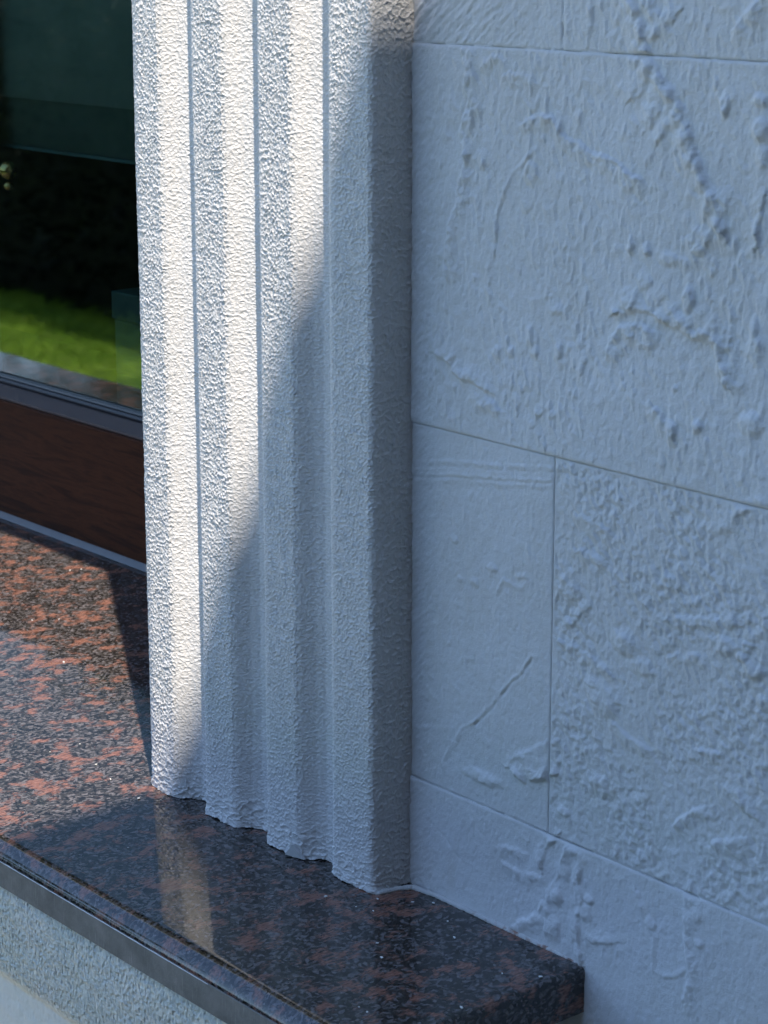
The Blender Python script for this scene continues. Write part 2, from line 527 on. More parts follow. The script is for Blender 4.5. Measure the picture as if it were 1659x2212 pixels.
BLOBS = [
 (107.9,483.2,6.3,7.4,1.1),
 (242.5,452.1,5.4,4.1,1.3),
 (236.1,423.1,4.8,9.3,1.9),
 (257.2,530.7,3.6,7.1,1.4),
 (268.4,456.0,2.3,5.5,0.8),
 (283.0,518.8,6.7,7.2,1.5),
 (281.4,534.4,5.7,4.1,1.2),
 (284.5,505.6,4.8,7.3,1.3),
 (286.0,402.7,6.5,9.0,1.6),
 (283.8,412.6,3.9,7.6,1.0),
 (203.3,448.0,3.0,4.2,1),
 (190.6,449.3,2.5,5.5,1),
 (219.4,444.5,7.3,4.6,0.8),
 (231.7,443.3,2.9,4.9,0.8),
 (189.8,421.5,4.0,4.3,0.9),
 (202.2,430.8,6.0,7.6,0.8),
 (207.0,420.9,3.6,3.3,0.8),
 (252.4,440.4,2.0,2.8,0.8),
 (227.8,372.9,2.8,2.1,0.9),
 (133.5,405.1,3.5,3.8,0.7),
 (134.2,380.3,3.9,7.2,1),
 (94.1,374.7,2.8,4.0,0.8),
 (110.1,386.8,3.6,7.3,0.8),
 (114.3,377.5,3.7,4.2,0.8),
 (155.6,379.2,4.2,3.1,0.8),
 (130.3,341.9,3.5,3.1,0.6),
 (118.2,341.3,4.1,2.5,0.7),
 (59.9,416.0,3.0,2.6,0.6),
 (245.3,353.8,4.1,4.4,1.6),
 (284.8,361.7,10.2,7.2,1.4),
 (37.4,514.2,12.7,9.8,0.6),
 (80.6,372.8,4.6,4.8,0.8),
 (67.2,488.4,8.2,5.6,0.5),
 (250.9,541.3,2.7,4.8,0.6),
 (118.4,119.0,16.6,8.4,0.9),
 (71.3,95.9,19.7,5.0,1.1),
 (193.6,215.5,11.6,8.2,1.5),
 (271.0,232.4,7.6,6.0,1.5),
 (284.1,229.4,5.4,4.0,1.3),
 (292.9,223.5,8.4,6.0,1.5),
 (177.6,176.0,13.4,10.2,1.4),
 (229.0,259.7,8.9,5.5,0.9),
 (275.4,248.4,6.8,5.4,0.8),
 (62.7,223.6,4.4,3.1,0.7),
 (47.3,222.4,3.6,2.7,0.5),
 (77.7,236.7,5.6,3.0,0.7),
 (146.0,95.0,6.1,3.6,1.3),
 (301.4,207.4,6.6,5.4,1.2),
 (209.1,204.4,11.1,5.7,1),
 (146.0,239.8,11.8,10.1,0.9),
 (177.5,121.2,11.6,7.4,0.9),
 (42.6,247.5,4.4,3.1,0.6),
 (142.1,38.4,5.8,6.7,1.5),
 (139.2,16.0,6.6,9.0,1.2),
 (155.6,72.6,6.4,3.2,1.3),
 (167.2,36.1,6.7,6.4,1),
 (170.3,45.8,4.4,3.4,1.2),
 (147.4,56.9,6.9,7.2,1),
 (257.8,66.1,4.4,6.8,0.9),
 (222.0,47.3,4.5,4.1,1.2),
 (260.3,49.1,3.7,3.3,1),
 (162.3,70.4,7.5,4.2,0.6)]
SHADE_CRUMBS = [(-16.5, -59.4), (8.5, -53.5), (20.6, -49.2), (8.1, -35.0), (3.9, -18.2), (9.6, -8.6), (19.3, -4.1), (26.4, -20.3), (36.6, -11.1), (60.3, -78.4), (78.3, -89.7), (121.2, -143.1), (129.5, -143.6), (85.3, -35.4), (63.9, -22.4), (142.6, -47.1), (170.7, -32.4), (162.1, -96.7), (-170.7, -113.1)]
SUN_CRUMBS = [(-681.5, 119.8), (-555.2, 75.1), (-370.0, -53.4), (-323.4, -41.1), (-243.1, -55.6), (-370.4, -25.8), (-290.2, -49.6), (-681.9, 120.0), (-668.7, 140.9), (-804.6, 238.4), (-799.8, 248.8)]

# ---------------------------------------------------------------- ground
def sheet(name, x0, x1, y0, y1, z, mat):
    return mesh_np(name, [(x0, y0, z), (x1, y0, z), (x1, y1, z), (x0, y1, z)], np.array([[0, 1, 2, 3]]), mat, smooth=False)
structure(sheet('lawn', -600, 600, -600, 600, -0.90, M_LAWN))
patio = box('patio', (-9, 6, -1.55, 0.0, -0.95, -0.86), M_PATIO)
structure(patio)

# ---------------------------------------------------------------- plaster wall
RELIEF_Z0, RELIEF_Z1 = -0.072, 0.640
def relief(X, Z, style, seed):
    """surface relief of a trowelled plaster panel in mm, X and Z in mm"""
    h = 0.40 * fbm(X / 9, Z / 14, seed, 4, 0.6) + 0.16 * fbm(X / 2.2, Z / 3.8, seed + 5, 2)
    h += 0.35 * fbm(X / 60, Z / 80, seed + 9, 2)
    if style == 'rough':
        m = 0.45 + 0.55 * sstep(-0.3, 0.3, perlin(X / 55, Z / 55, seed + 20))
        a = 0.6
        u, v = X * math.cos(a) + Z * math.sin(a), -X * math.sin(a) + Z * math.cos(a)
        h += m * (1.0 * fbm(u / 4.6, v / 6.6, seed + 11, 3, 0.6) + 0.6 * np.maximum(0, fbm(X / 7, Z / 8, seed + 14, 2)))
    elif style == 'diagonal':
        a = math.radians(38)
        u, v = X * math.cos(a) + Z * math.sin(a), -X * math.sin(a) + Z * math.cos(a)
        m = sstep(130, 40, X) * 0.8 + 0.2
        h += m * 0.75 * fbm(u / 16, v / 3.4, seed + 11, 3)
    elif style == 'smooth':
        h = h * 0.8 + 0.5 * sstep(0.1, 0.5, perlin(X / 30, Z / 26, seed + 23)) * np.maximum(0, fbm(X / 6, Z / 9, seed + 25, 3))
    else:
        m = sstep(-0.1, 0.35, perlin(X / 40, Z / 60, seed + 20))
        h += (0.25 + m) * 0.85 * np.maximum(0, fbm(X / 4.2, Z / 10, seed + 11, 2) - 0.05)
        h += 0.9 * np.maximum(0, perlin(X / 6, Z / 9, seed + 31) - 0.2) + 0.5 * np.maximum(0, fbm(X / 16, Z / 22, seed + 37, 3) - 0.1)
    # brush marks beside the window casing
    m = sstep(34, 4, X)
    if m.max() > 0:
        h += m * 0.32 * fbm((X + Z * 0.8) / 14, (Z - X * 0.8) / 3.0, 91, 3)
    return h

def strokes(X, Z, xs, zs):
    """hand trowel ridges and lumps, laid on across the panels"""
    H = np.zeros_like(X)
    jx = 0.9 * fbm(X / 7, Z / 7, 51, 3)
    jz = 0.9 * fbm(X / 7, Z / 7, 57, 3)
    mod = 0.85 + 0.75 * fbm(X / 9, Z / 9, 63, 3)
    for w, h, pts in RIDGES:
        px = [p[0] for p in pts]
        pz = [p[1] for p in pts]
        ix = np.where((xs > min(px) - 3 * w - 3) & (xs < max(px) + 3 * w + 3))[0]
        iz = np.where((zs > min(pz) - 3 * w - 3) & (zs < max(pz) + 3 * w + 3))[0]
        if len(ix) < 2 or len(iz) < 2:
            continue
        s = np.s_[ix[0]:ix[-1] + 1, iz[0]:iz[-1] + 1]
        k = 1.0 if w > 3.2 else 0.35
        x, z = X[s] + k * jx[s], Z[s] + k * jz[s]
        d = np.full(x.shape, 1e9)
        sd = np.zeros(x.shape)
        for (ax, az), (bx, bz) in zip(pts[:-1], pts[1:]):
            vx, vz = bx - ax, bz - az
            t = np.clip(((x - ax) * vx + (z - az) * vz) / (vx * vx + vz * vz + 1e-9), 0, 1)
            dn = np.hypot(x - ax - t * vx, z - az - t * vz)
            sd = np.where(dn < d, (x - ax) * vz - (z - az) * vx, sd)
            d = np.minimum(d, dn)
        # one flank breaks off steeply, the other is feathered out by the trowel
        lee = 1 if (int(abs(pts[0][0] * 7 + pts[0][1] * 3)) % 3) else -1
        wide = np.where(sd * lee > 0, 2.3 if w > 3.2 else 1.3, 0.62)
        g = sstep(1.0, 0.0, d / (w * wide)) * h * (1.75 if w > 3.2 else 0.9) * np.clip(mod[s], 0.15, 1.7)
        H[s] = H[s] + g if h < 0 else np.maximum(H[s], g)
    for cx, cz, rx, rz, h in BLOBS:
        R = 1.7
        ix = np.where((xs > cx - R * rx - 3) & (xs < cx + R * rx + 3))[0]
        iz = np.where((zs > cz - R * rz - 3) & (zs < cz + R * rz + 3))[0]
        if len(ix) < 2 or len(iz) < 2:
            continue
        s = np.s_[ix[0]:ix[-1] + 1, iz[0]:iz[-1] + 1]
        q = np.hypot((X[s] + jx[s] - cx) / rx, (Z[s] + jz[s] - cz) / rz)
        g = sstep(1.2, 0.35, q) * h * 1.5 * np.clip(0.6 + 0.5 * mod[s], 0.4, 1.3)
        H[s] = np.maximum(H[s], g)
    return H

def axis(a, b, lo, hi, fine, coarse):
    parts = []
    for p, q, st in ((a, min(b, lo), coarse), (max(a, lo), min(b, hi), fine), (max(a, hi), b, coarse)):
        if q - p > 1e-6:
            parts.append(np.linspace(p, q, max(2, int(round((q - p) / st)) + 1)))
    return np.unique(np.round(np.concatenate(parts), 6))

house = thing('house_wall', 'white painted plaster panel wall with trowel marks right of the fluted window casing', 'wall', (0.4, 0.1, -0.9))
JOINT = 0.00055
def panel(x0, x1, z0, z1, style, seed, dy):
    x0, x1, z0, z1 = x0 + JOINT / 2, x1 - JOINT / 2, z0 + JOINT / 2, z1 - JOINT / 2
    xs = axis(x0, x1, -0.012, 0.360, 0.00084, 0.006)
    zs = axis(z0, z1, RELIEF_Z0, RELIEF_Z1, 0.00084, 0.006)
    X, Z = np.meshgrid(xs, zs, indexing='ij')
    h = relief(X * 1000, Z * 1000, style, seed)
    if x0 < 0.36 and z1 > RELIEF_Z0 and z0 < RELIEF_Z1:
        h = h + strokes(X * 1000, Z * 1000, xs * 1000, zs * 1000)
    # fine tooling only where the grid can carry it; broad undulation elsewhere
    dens = sstep(0.360, 0.328, X) * sstep(RELIEF_Z1, RELIEF_Z1 - 0.03, Z) * sstep(RELIEF_Z0, RELIEF_Z0 + 0.02, Z)
    low = 0.7 * fbm(X * 1000 / 40, Z * 1000 / 55, seed + 80, 2)
    h = h * dens + low * (1 - dens)
    # chipped, slightly rounded arrises
    e = np.minimum(np.minimum(X - x0, x1 - X), np.minimum(Z - z0, z1 - Z)) * 1000
    rag = 0.5 + 0.9 * np.clip(fbm(X * 1000 / 5, Z * 1000 / 5, seed + 70, 2), -0.4, 1)
    h = h * sstep(-0.5, 3.0, e) - 0.55 * sstep(rag, 0.0, e)
    Y = dy - h * 0.001
    nu, nv = len(xs), len(zs)
    V = np.stack([X.ravel(), Y.ravel(), Z.ravel()], 1)
    F = [grid_faces(nu, nv)]
    n0 = nu * nv
    # edge skirts back to the bedding plane
    idx = np.arange(n0).reshape(nu, nv)
    for line, fl in ((idx[:, 0], False), (idx[:, -1], True), (idx[0, :], True), (idx[-1, :], False)):
        top = V[line]
        bot = top.copy()
        bot[:, 1] = 0.010
        k = len(V)
        V = np.concatenate([V, top, bot])
        m = len(line)
        i = np.arange(m - 1)
        q = np.stack([k + i, k + m + i, k + m + i + 1, k + i + 1], 1)
        F.append(q[:, ::-1] if fl else q)
    o = mesh_np('plaster_panel', V, F, M_WALL, house)
    return o

rows = [0.0766 - 0.2385 * k for k in range(4, 0, -1)] + [0.0766, 0.3166, 0.5541] + [0.5541 + 0.2385 * k for k in range(1, 9)]
for r, (za, zb) in enumerate(zip(rows[:-1], rows[1:])):
    inset = (r % 2 == 0)          # running bond
    edges = [-0.02] + ([0.1316 + 0.48 * k for k in range(4)] if inset else [0.3716 + 0.48 * k for k in range(3)]) + [1.8]
    for k, (xa, xb) in enumerate(zip(edges[:-1], edges[1:])):
        style = ('plain', 'rough', 'smooth')[(r * 3 + k * 2) % 3]
        if abs(za - 0.0766) < 1e-3:
            style = 'smooth' if k == 0 else 'rough'
        elif abs(za - 0.3166) < 1e-3:
            style = 'plain'
        elif abs(za - 0.5541) < 1e-3:
            style = 'diagonal' if k == 0 else 'plain'
        elif abs(zb - 0.0766) < 1e-3:
            style = 'smooth'
        dy = ((r * 7 + k * 5) % 5 - 2) * 0.00010 - (0.0009 if abs(zb - 0.0766) < 1e-3 else 0.0007 if abs(za - 0.3166) < 1e-3 else 0)
        panel(xa, xb, za, zb, style, 100 + 13 * r + 5 * k, dy)
# paint-bridged filler in the joints, dipping in and out
def filler(horizontal, c, a0, a1, seed, deep):
    t = np.arange(a0, a1, 0.0012)
    y = deep + 0.0022 * fbm(t * 60, t * 0 + c * 7, seed, 3)
    y = np.clip(y, -0.0001, 0.006)
    w = 0.0009
    e = np.full_like(t, c)
    cols = [np.stack([t, y, e - w], 1), np.stack([t, y, e + w], 1)] if horizontal else [np.stack([e + w, y, t], 1), np.stack([e - w, y, t], 1)]
    V = np.concatenate(cols)
    n = len(t)
    i = np.arange(n - 1)
    mesh_np('joint_filler', V, np.stack([i, i + 1, n + i + 1, n + i], 1), M_WALL, house)
for k, c in enumerate((-0.1619, 0.0766, 0.3166, 0.5541, 0.7926)):
    filler(True, c, -0.01, 1.0, 700 + k, 0.0032 if k == 2 else 0.0009)
filler(False, 0.1316, 0.078, 0.316, 720, 0.0028)
filler(False, 0.1316, 0.5555, 0.791, 721, 0.0006)
filler(False, 0.3716, 0.318, 0.553, 722, 0.001)
# masonry behind the panels and round the window opening
OX0, OX1, OZ1 = -2.30, -0.262, 1.225
bm = bmesh.new()
box_bm(bm, -0.25, 1.85, 0.0125, 0.30, -0.031, 5.2)
box_bm(bm, -0.0203, 1.85, 0.0127, 0.299, -0.95, -0.0312)
bm_obj('masonry', bm, M_MASONRY, house)
bm = bmesh.new()
box_bm(bm, -7.0, -2.315, 0.0, 0.30, -0.95, 5.2)
box_bm(bm, -2.3149, -0.2501, 0.0, 0.30, 1.24, 5.2)
box_bm(bm, -2.3149, -0.0205, 0.0, 0.28, -0.95, -0.0315)
bm_obj('rendered_facade', bm, M_WALL, house)

# ---------------------------------------------------------------- side wing on the right (casts the diagonal shade)
wing = thing('side_wing', 'tall tan rendered house wing standing forward on the right of the plaster wall', 'building', (3.4, -6.0, -0.9))
box('wall', (1.8, 5.0, -12.5, 0.32, -0.95, 4.72), M_WING, wing)
box('coping', (1.8, 5.05, -12.55, 0.30, 4.7205, 4.838), M_STONE, wing)

# ---------------------------------------------------------------- fluted casing
def profile_points():
    P = [(-0.266, 0.02), (-0.266, -0.0235), (-0.2635, -0.0290), (-0.2585, -0.0322), (-0.2525, -0.0334)]
    for ar in (-0.187, -0.1134, -0.0398):
        P += [(ar - 0.0415, -0.0334), (ar - 0.0374, -0.0314), (ar - 0.0301, -0.0244), (ar - 0.0236, -0.0205),
              (ar - 0.0172, -0.0202), (ar - 0.0100, -0.0240), (ar - 0.0044, -0.0292), (ar - 0.0006, -0.0334), (ar + 0.0012, -0.0338)]
    P += [(-0.0035, -0.0325), (-0.0010, -0.0310), (0.0, -0.0280), (0.0008, 0.006)]
    return P

def groove_mask(x):
    m = np.zeros_like(x)
    for ar in (-0.187, -0.1134, -0.0398):
        m = np.maximum(m, sstep(ar - 0.040, ar - 0.036, x) * sstep(ar - 0.0005, ar - 0.004, x))
    return m

def resample(P, step):
    P = np.array(P)
    d = np.concatenate([[0], np.cumsum(np.hypot(*np.diff(P, axis=0).T))])
    s = np.linspace(0, d[-1], int(d[-1] / step) + 1)
    x, y = np.interp(s, d, P[:, 0]), np.interp(s, d, P[:, 1])
    k = max(1, int(0.0011 / step))
    ker = np.ones(2 * k + 1) / (2 * k + 1)
    for _ in range(2):
        x2 = np.convolve(np.pad(x, k, mode='edge'), ker, 'valid')
        y2 = np.convolve(np.pad(y, k, mode='edge'), ker, 'valid')
        x2[:k], x2[-k:], y2[:k], y2[-k:] = x[:k], x[-k:], y[:k], y[-k:]
        x, y = x2, y2
    tx, ty = np.gradient(x), np.gradient(y)
    L = np.hypot(tx, ty)
    return s, x, y, ty / L, -tx / L       # outward normal (towards -y)

def stipple(S, Z, cs, cz, seed, wid=0.32):
    """network of thin wrinkled ridges left by a texture roller, 0..1"""
    u = S / cs + 0.40 * fbm(S / 6, Z / 6, seed + 3, 2)
    v = Z / cz + 0.40 * fbm(S / 6, Z / 6, seed + 7, 2)
    f1, f2 = worley(u, v, seed)
    r = np.clip(1 - (f2 - f1) / wid, 0, 1) ** 1.5
    lift = 0.85 + 0.45 * perlin(S / 7, Z / 7, seed + 9)
    return r * np.clip(lift, 0.15, 1.2)

casing = thing('window_casing', 'white fluted window casing with pimpled render standing on the granite sill', 'window casing', (-0.13, 0.0, 0.0))
def jamb(dense):
    step = 0.00062 if dense else 0.004
    s, px, py, nx, ny = resample(profile_points(), step)
    if dense:
        zs = np.concatenate([np.linspace(0, 0.625, 1010), np.linspace(0.631, 1.219, 90)])
    else:
        zs = np.linspace(0, 1.219, 120)
    S, Z = np.meshgrid(s * 1000, zs * 1000, indexing='ij')
    PX = np.repeat(px[:, None], len(zs), 1)
    if dense:
        g = groove_mask(PX)
        side = sstep(-0.0015, 0.0005, PX)
        flat = stipple(S, Z, 2.6, 3.3, 201)
        groove = stipple(S, Z, 5.0, 2.6, 231)
        big = stipple(S, Z, 5.2, 5.2, 261, 0.30)
        h = 0.88 * flat * (1 - g) + 0.45 * groove * g
        arris = np.zeros_like(PX)
        for ar in (-0.187, -0.1134, -0.0398):
            arris = np.maximum(arris, sstep(0.0045, 0.001, np.abs(PX - ar - 0.0005)))
        h = h * (1 - 0.45 * arris)
        h = h * (1 - side) + 0.95 * big * side
        # the last few centimetres were smeared with a brush
        low = sstep(42, 6, Z + 8 * perlin(S / 20, Z / 20, 5))
        smear = stipple(S, Z, 9.0, 5.0, 291, 0.30)
        h = h * (1 - 0.85 * low) + 1.25 * smear * low
        h += 0.16 * fbm(S / 3.0, Z / 3.0, 301, 2) + 0.25 * fbm(S / 45, Z / 70, 307, 2)
        h *= sstep(640, 600, Z) * 0.9 + 0.1
    else:
        h = 0.25 * fbm(S / 20, Z / 20, 301, 2)
    # foot of the casing: uneven lower lip that rolls outward a little
    h = h + 1.3 * sstep(7, 0, Z) * (0.5 + 0.8 * perlin(S / 13, Z * 0 + 0.37, 311))
    h *= 0.001
    X = PX + nx[:, None] * h
    Y = py[:, None] + ny[:, None] * h
    zl = np.repeat(zs[None, :], len(s), 0).copy()
    zl += sstep(12, 0, Z) * (0.0009 + 0.0016 * perlin(S / 11, Z * 0 + 4.1, 317)) * 0.7
    V = np.stack([X.ravel(), Y.ravel(), zl.ravel()], 1)
    return V, [grid_faces(len(s), len(zs))]
V, F = jamb(True)
mesh_np('fluted_jamb', V, F, M_CASING, casing)
V, F = jamb(False)
V[:, 0] = (OX0 + OX1) - V[:, 0] + 0.0
mesh_np('fluted_jamb', V, [f[:, ::-1] for f in F], M_CASING, casing)
# head moulding with the same flutes, swept along x
P = [(y, OZ1 + (x + 0.266)) for x, y in profile_points()]
P += [(0.006, P[-1][1]), (0.006, P[0][1])]
extrude_x('fluted_head', P[1:], OX0 - 0.02, OX1 + 0.02, M_CASING, casing)
box('jamb_reveal', (-0.2655, -0.2505, 0.0205, 0.30, 0.0, 1.2235), M_CASING, casing)
box('jamb_reveal', (-2.3145, -2.2965, 0.0205, 0.30, 0.0, 1.2235), M_CASING, casing)
box('head_reveal', (-2.2965, -0.2656, 0.0075, 0.30, 1.2235, 1.239), M_CASING, casing)
# loose sliver of plaster at the foot
bm = bmesh.new()
pts = [(-0.089, -0.0352, 0.001), (-0.073, -0.0315, 0.0012), (-0.0825, -0.0340, 0.0095)]
a = [bm.verts.new(p) for p in pts]
b_ = [bm.verts.new((p[0] - 0.0006, p[1] - 0.0022, p[2])) for p in pts]
bm.faces.new(a)
bm.faces.new(b_[::-1])
for i in range(3):
    bm.faces.new((a[i], b_[i], b_[(i + 1) % 3], a[(i + 1) % 3]))
bmesh.ops.recalc_face_normals(bm, faces=bm.faces[:])
fl = bm_obj('loose_plaster_sliver', bm, m_simple('bare_grey_plaster', (0.42, 0.42, 0.41), (0.5, 0.5, 0.49), 120, 0.9), casing)
fl['label'] = 'small grey loose plaster sliver at the foot of a flute'

# ---------------------------------------------------------------- granite sill
sill = thing('window_sill', 'polished dark red granite window sill, sunlit by the window and shaded in front', 'window sill', (-0.9, 0.05, -0.031))
SX0, SX1, SY0, SY1 = -2.62, 0.168, -0.181, 0.312
def slab():
    """solid slab with a rolled nose, x-sliced so that the far right corner can be chipped"""
    prof = [(SY1, -0.0305), (SY1, 0.0), (SY0 + 0.0160, 0.0)]
    r = 0.0155
    for k in range(1, 11):
        a = math.radians(72) * k / 10
        prof.append((SY0 + r - r * math.sin(a), -r + r * math.cos(a)))
    prof += [(SY0 + 0.0025, -0.0112), (SY0 + 0.0025, -0.0305)]
    xs = [SX0, -1.2, -0.6, -0.2, 0.0, 0.08] + list(np.linspace(0.10, SX1 - 0.0035, 8)) + [SX1 - 0.0015, SX1 - 0.0004, SX1]
    n = len(prof)
    V = []
    for i, x in enumerate(xs):
        ins = max(0.0, (x - (SX1 - 0.0035)) / 0.0035)
        q = 0.0032 * (1 - math.sqrt(max(0.0, 1 - ins * ins)))
        for (y, z) in prof:
            zz = z - q if z > -0.006 else z
            yy = y + (q if y < SY0 + 0.017 else 0)
            V.append((x, yy, zz))
    F = []
    for i in range(len(xs) - 1):
        for j in range(n):
            k = (j + 1) % n
            F.append((i * n + j, i * n + k, (i + 1) * n + k, (i + 1) * n + j))
    F.append(tuple(range(n)))
    F.append(tuple(range((len(xs) - 1) * n + n - 1, (len(xs) - 1) * n - 1, -1)))
    me = bpy.data.meshes.new('slab')
    me.from_pydata(V, [], F)
    bm = bmesh.new()
    bm.from_mesh(me)
    bmesh.ops.recalc_face_normals(bm, faces=bm.faces[:])
    for e in bm.edges:
        if len(e.link_faces) == 2 and e.calc_face_angle(0) > 0.6:
            e.smooth = False
    bm.to_mesh(me)
    bm.free()
    for p in me.polygons:
        p.use_smooth = len(p.vertices) == 4
    me.materials.append(M_GRANITE)
    return link(bpy.data.objects.new('slab', me), sill)
slab()
# sawn lower edge below the rolled nose, with a thin ragged white chip line on top
ef = box('sawn_edge', (SX0, SX1 - 0.004, SY0 - 0.0002, SY0 + 0.0022, -0.0303, -0.0109), M_SAWN, sill, 0.0004)
ef['label'] = 'dull grey unpolished lower edge of the granite sill'
rng = np.random.default_rng(4)
xs = np.linspace(-0.30, 0.02, 420)
wv = 0.0003 * np.clip(0.55 + 1.3 * fbm(xs * 90, xs * 0, 77, 3), 0.02, 1.3)
wv *= sstep(0.02, -0.03, xs)
V = np.concatenate([np.stack([xs, np.full_like(xs, SY0 - 0.0005), np.full_like(xs, -0.0111)], 1),
                    np.stack([xs, np.full_like(xs, SY0 - 0.0001), -0.0109 + wv], 1)])
i = np.arange(len(xs) - 1)
m = len(xs)
mesh_np('chipped_arris', V, np.stack([i, i + 1, m + i + 1, m + i], 1), M_CRUMB, sill, smooth=False)

def bead(path, rad, seed, name, mat, parent, nseg=9):
    """rough quarter-round fillet pressed along a 3d path (x,y,z)"""
    P = np.array(path, float)
    d = np.concatenate([[0], np.cumsum(np.linalg.norm(np.diff(P, axis=0), axis=1))])
    s = np.linspace(0, d[-1], int(d[-1] / 0.0009))
    Q = np.stack([np.interp(s, d, P[:, k]) for k in range(3)], 1)
    T = np.gradient(Q, axis=0)
    T /= np.linalg.norm(T, axis=1)[:, None]
    ref = np.where(np.abs(T[:, 2:3]) > 0.8, np.array([[0., 1., 0.]]), np.array([[0., 0., 1.]]))
    A = np.cross(T, ref)
    A /= np.linalg.norm(A, axis=1)[:, None]
    B = np.cross(A, T)
    th = np.linspace(0, 2 * np.pi, nseg, endpoint=False)
    S, TH = np.meshgrid(s * 1000, th, indexing='ij')
    r = rad * (1 + 0.30 * fbm(S / 3.5, TH * 1.1, seed, 3) + 0.25 * perlin(S / 14, TH * 0, seed + 8)) * (0.45 + 0.55 * sstep(s[-1] * 1000, s[-1] * 1000 - 60, S))
    V = Q[:, None, :] + r[:, :, None] * (np.cos(TH)[:, :, None] * A[:, None, :] + np.sin(TH)[:, :, None] * B[:, None, :])
    n = len(s)
    idx = np.arange(n * nseg).reshape(n, nseg)
    idx = np.concatenate([idx, idx[:, :1]], 1)
    F = np.stack([idx[:-1, :-1], idx[1:, :-1], idx[1:, 1:], idx[:-1, 1:]], 2).reshape(-1, 4)
    return mesh_np(name, V.reshape(-1, 3), F, mat, parent)
mj = bead([(-0.006, -0.0315, 0.0002), (0.0015, -0.029, 0.0004), (0.0042, -0.015, 0.0006), (0.010, -0.0052, 0.0008), (0.030, -0.0022, 0.0008),
           (0.10, -0.0012, 0.0004), (0.1680, -0.0008, -0.0002)],
          0.0020, 401, 'mortar_joint', M_MORTAR, sill)
mj['label'] = 'rough pale mortar joint with rust stains between the sill and the wall'

# crumbs of plaster lying on the sill
def crumb_mesh(seed):
    bm = bmesh.new()
    bmesh.ops.create_icosphere(bm, subdivisions=1, radius=0.0010)
    r = random.Random(seed)
    for v in bm.verts:
        k = 0.7 + 0.6 * r.random()
        v.co = Vector((v.co.x * k * 1.25, v.co.y * k, (v.co.z * k + 0.0010) * 0.62))
    me = bpy.data.meshes.new('plaster_crumb')
    bm.to_mesh(me)
    bm.free()
    me.materials.append(M_CRUMB)
    return me
CM = [crumb_mesh(k) for k in range(4)]
rr = random.Random(8)
for pts, lab, grp in ((SHADE_CRUMBS, 'tiny white plaster crumb lying on the shaded front of the granite sill', 'crumbs on the shaded sill'),
                      (SUN_CRUMBS, 'tiny pale crumb lying on the sunlit back part of the granite sill', 'crumbs on the sunlit sill')):
    for k, (x, y) in enumerate(pts):
        x = min(x, 161)
        o = bpy.data.objects.new('plaster_crumb', CM[k % 4])
        col.objects.link(o)
        o.location = (x / 1000, y / 1000, 0.00002)
        o.rotation_euler = (0, 0, rr.random() * 6.28)
        q = 0.45 + 0.6 * rr.random()
        o.scale = (q * (1 + 0.6 * rr.random()), q, q)
        tag(o, lab, 'plaster crumb', grp)

# ---------------------------------------------------------------- moulding under the sill
apron = thing('sill_moulding', 'pale grey textured render moulding running under the granite sill edge', 'moulding', (-0.6, -0.08, -0.3))
AP = [(-0.150, -0.0316), (-0.1750, -0.0318), (-0.1768, -0.040), (-0.1765, -0.052), (-0.1752, -0.066), (-0.1738, -0.079), (-0.1725, -0.091), (-0.1710, -0.102),
      (-0.1690, -0.110), (-0.1665, -0.1135), (-0.1660, -0.116), (-0.1660, -0.170), (-0.1640, -0.175), (-0.002, -0.176)]
def apron_mesh(x0, x1, step, dense):
    Pn = np.array(AP)
    d = np.concatenate([[0], np.cumsum(np.hypot(*np.diff(Pn, axis=0).T))])
    s = np.linspace(0, d[-1], int(d[-1] / step) + 1)
    s = s[s < (0.20 if dense else 9)] if dense else s
    y, z = np.interp(s, d, Pn[:, 0]), np.interp(s, d, Pn[:, 1])
    ty, tz = np.gradient(y), np.gradient(z)
    L = np.hypot(ty, tz)
    ny, nz = tz / L, -ty / L
    xs = np.linspace(x0, x1, max(2, int((x1 - x0) / step) + 1))
    X, S = np.meshgrid(xs * 1000, s * 1000, indexing='ij')
    Zm = np.repeat(z[None, :], len(xs), 0) * 1000
    if dense:
        k = sstep(-112, -104, Zm)
        h = k * (1.0 * stipple(X, S, 2.9, 4.2, 431, 0.55)) + 0.12 * fbm(X / 3, S / 3, 437, 2) + 0.5 * fbm(X / 60, S / 14, 441, 2)
        h += (1 - k) * 0.3 * fbm(X / 12, S / 12, 443, 3)
    else:
        h = 0.3 * fbm(X / 60, S / 14, 441, 2)
    h = h * 0.001
    V = np.stack([X.ravel() / 1000, (y[None, :] + ny[None, :] * h).ravel(), (z[None, :] + nz[None, :] * h).ravel()], 1)
    return V, [grid_faces(len(xs), len(s))]
V, F = apron_mesh(-0.29, 0.125, 0.0008, True)
mesh_np('textured_face', V, F, M_APRON, apron)
V, F = apron_mesh(-2.58, -0.2905, 0.008, False)
mesh_np('textured_face', V, F, M_APRON, apron)
Pb = [(y + 0.004, z) for y, z in AP] + [(-0.002, -0.0318)]
extrude_x('moulding_core', Pb, -2.58, 0.1245, M_APRON, apron)

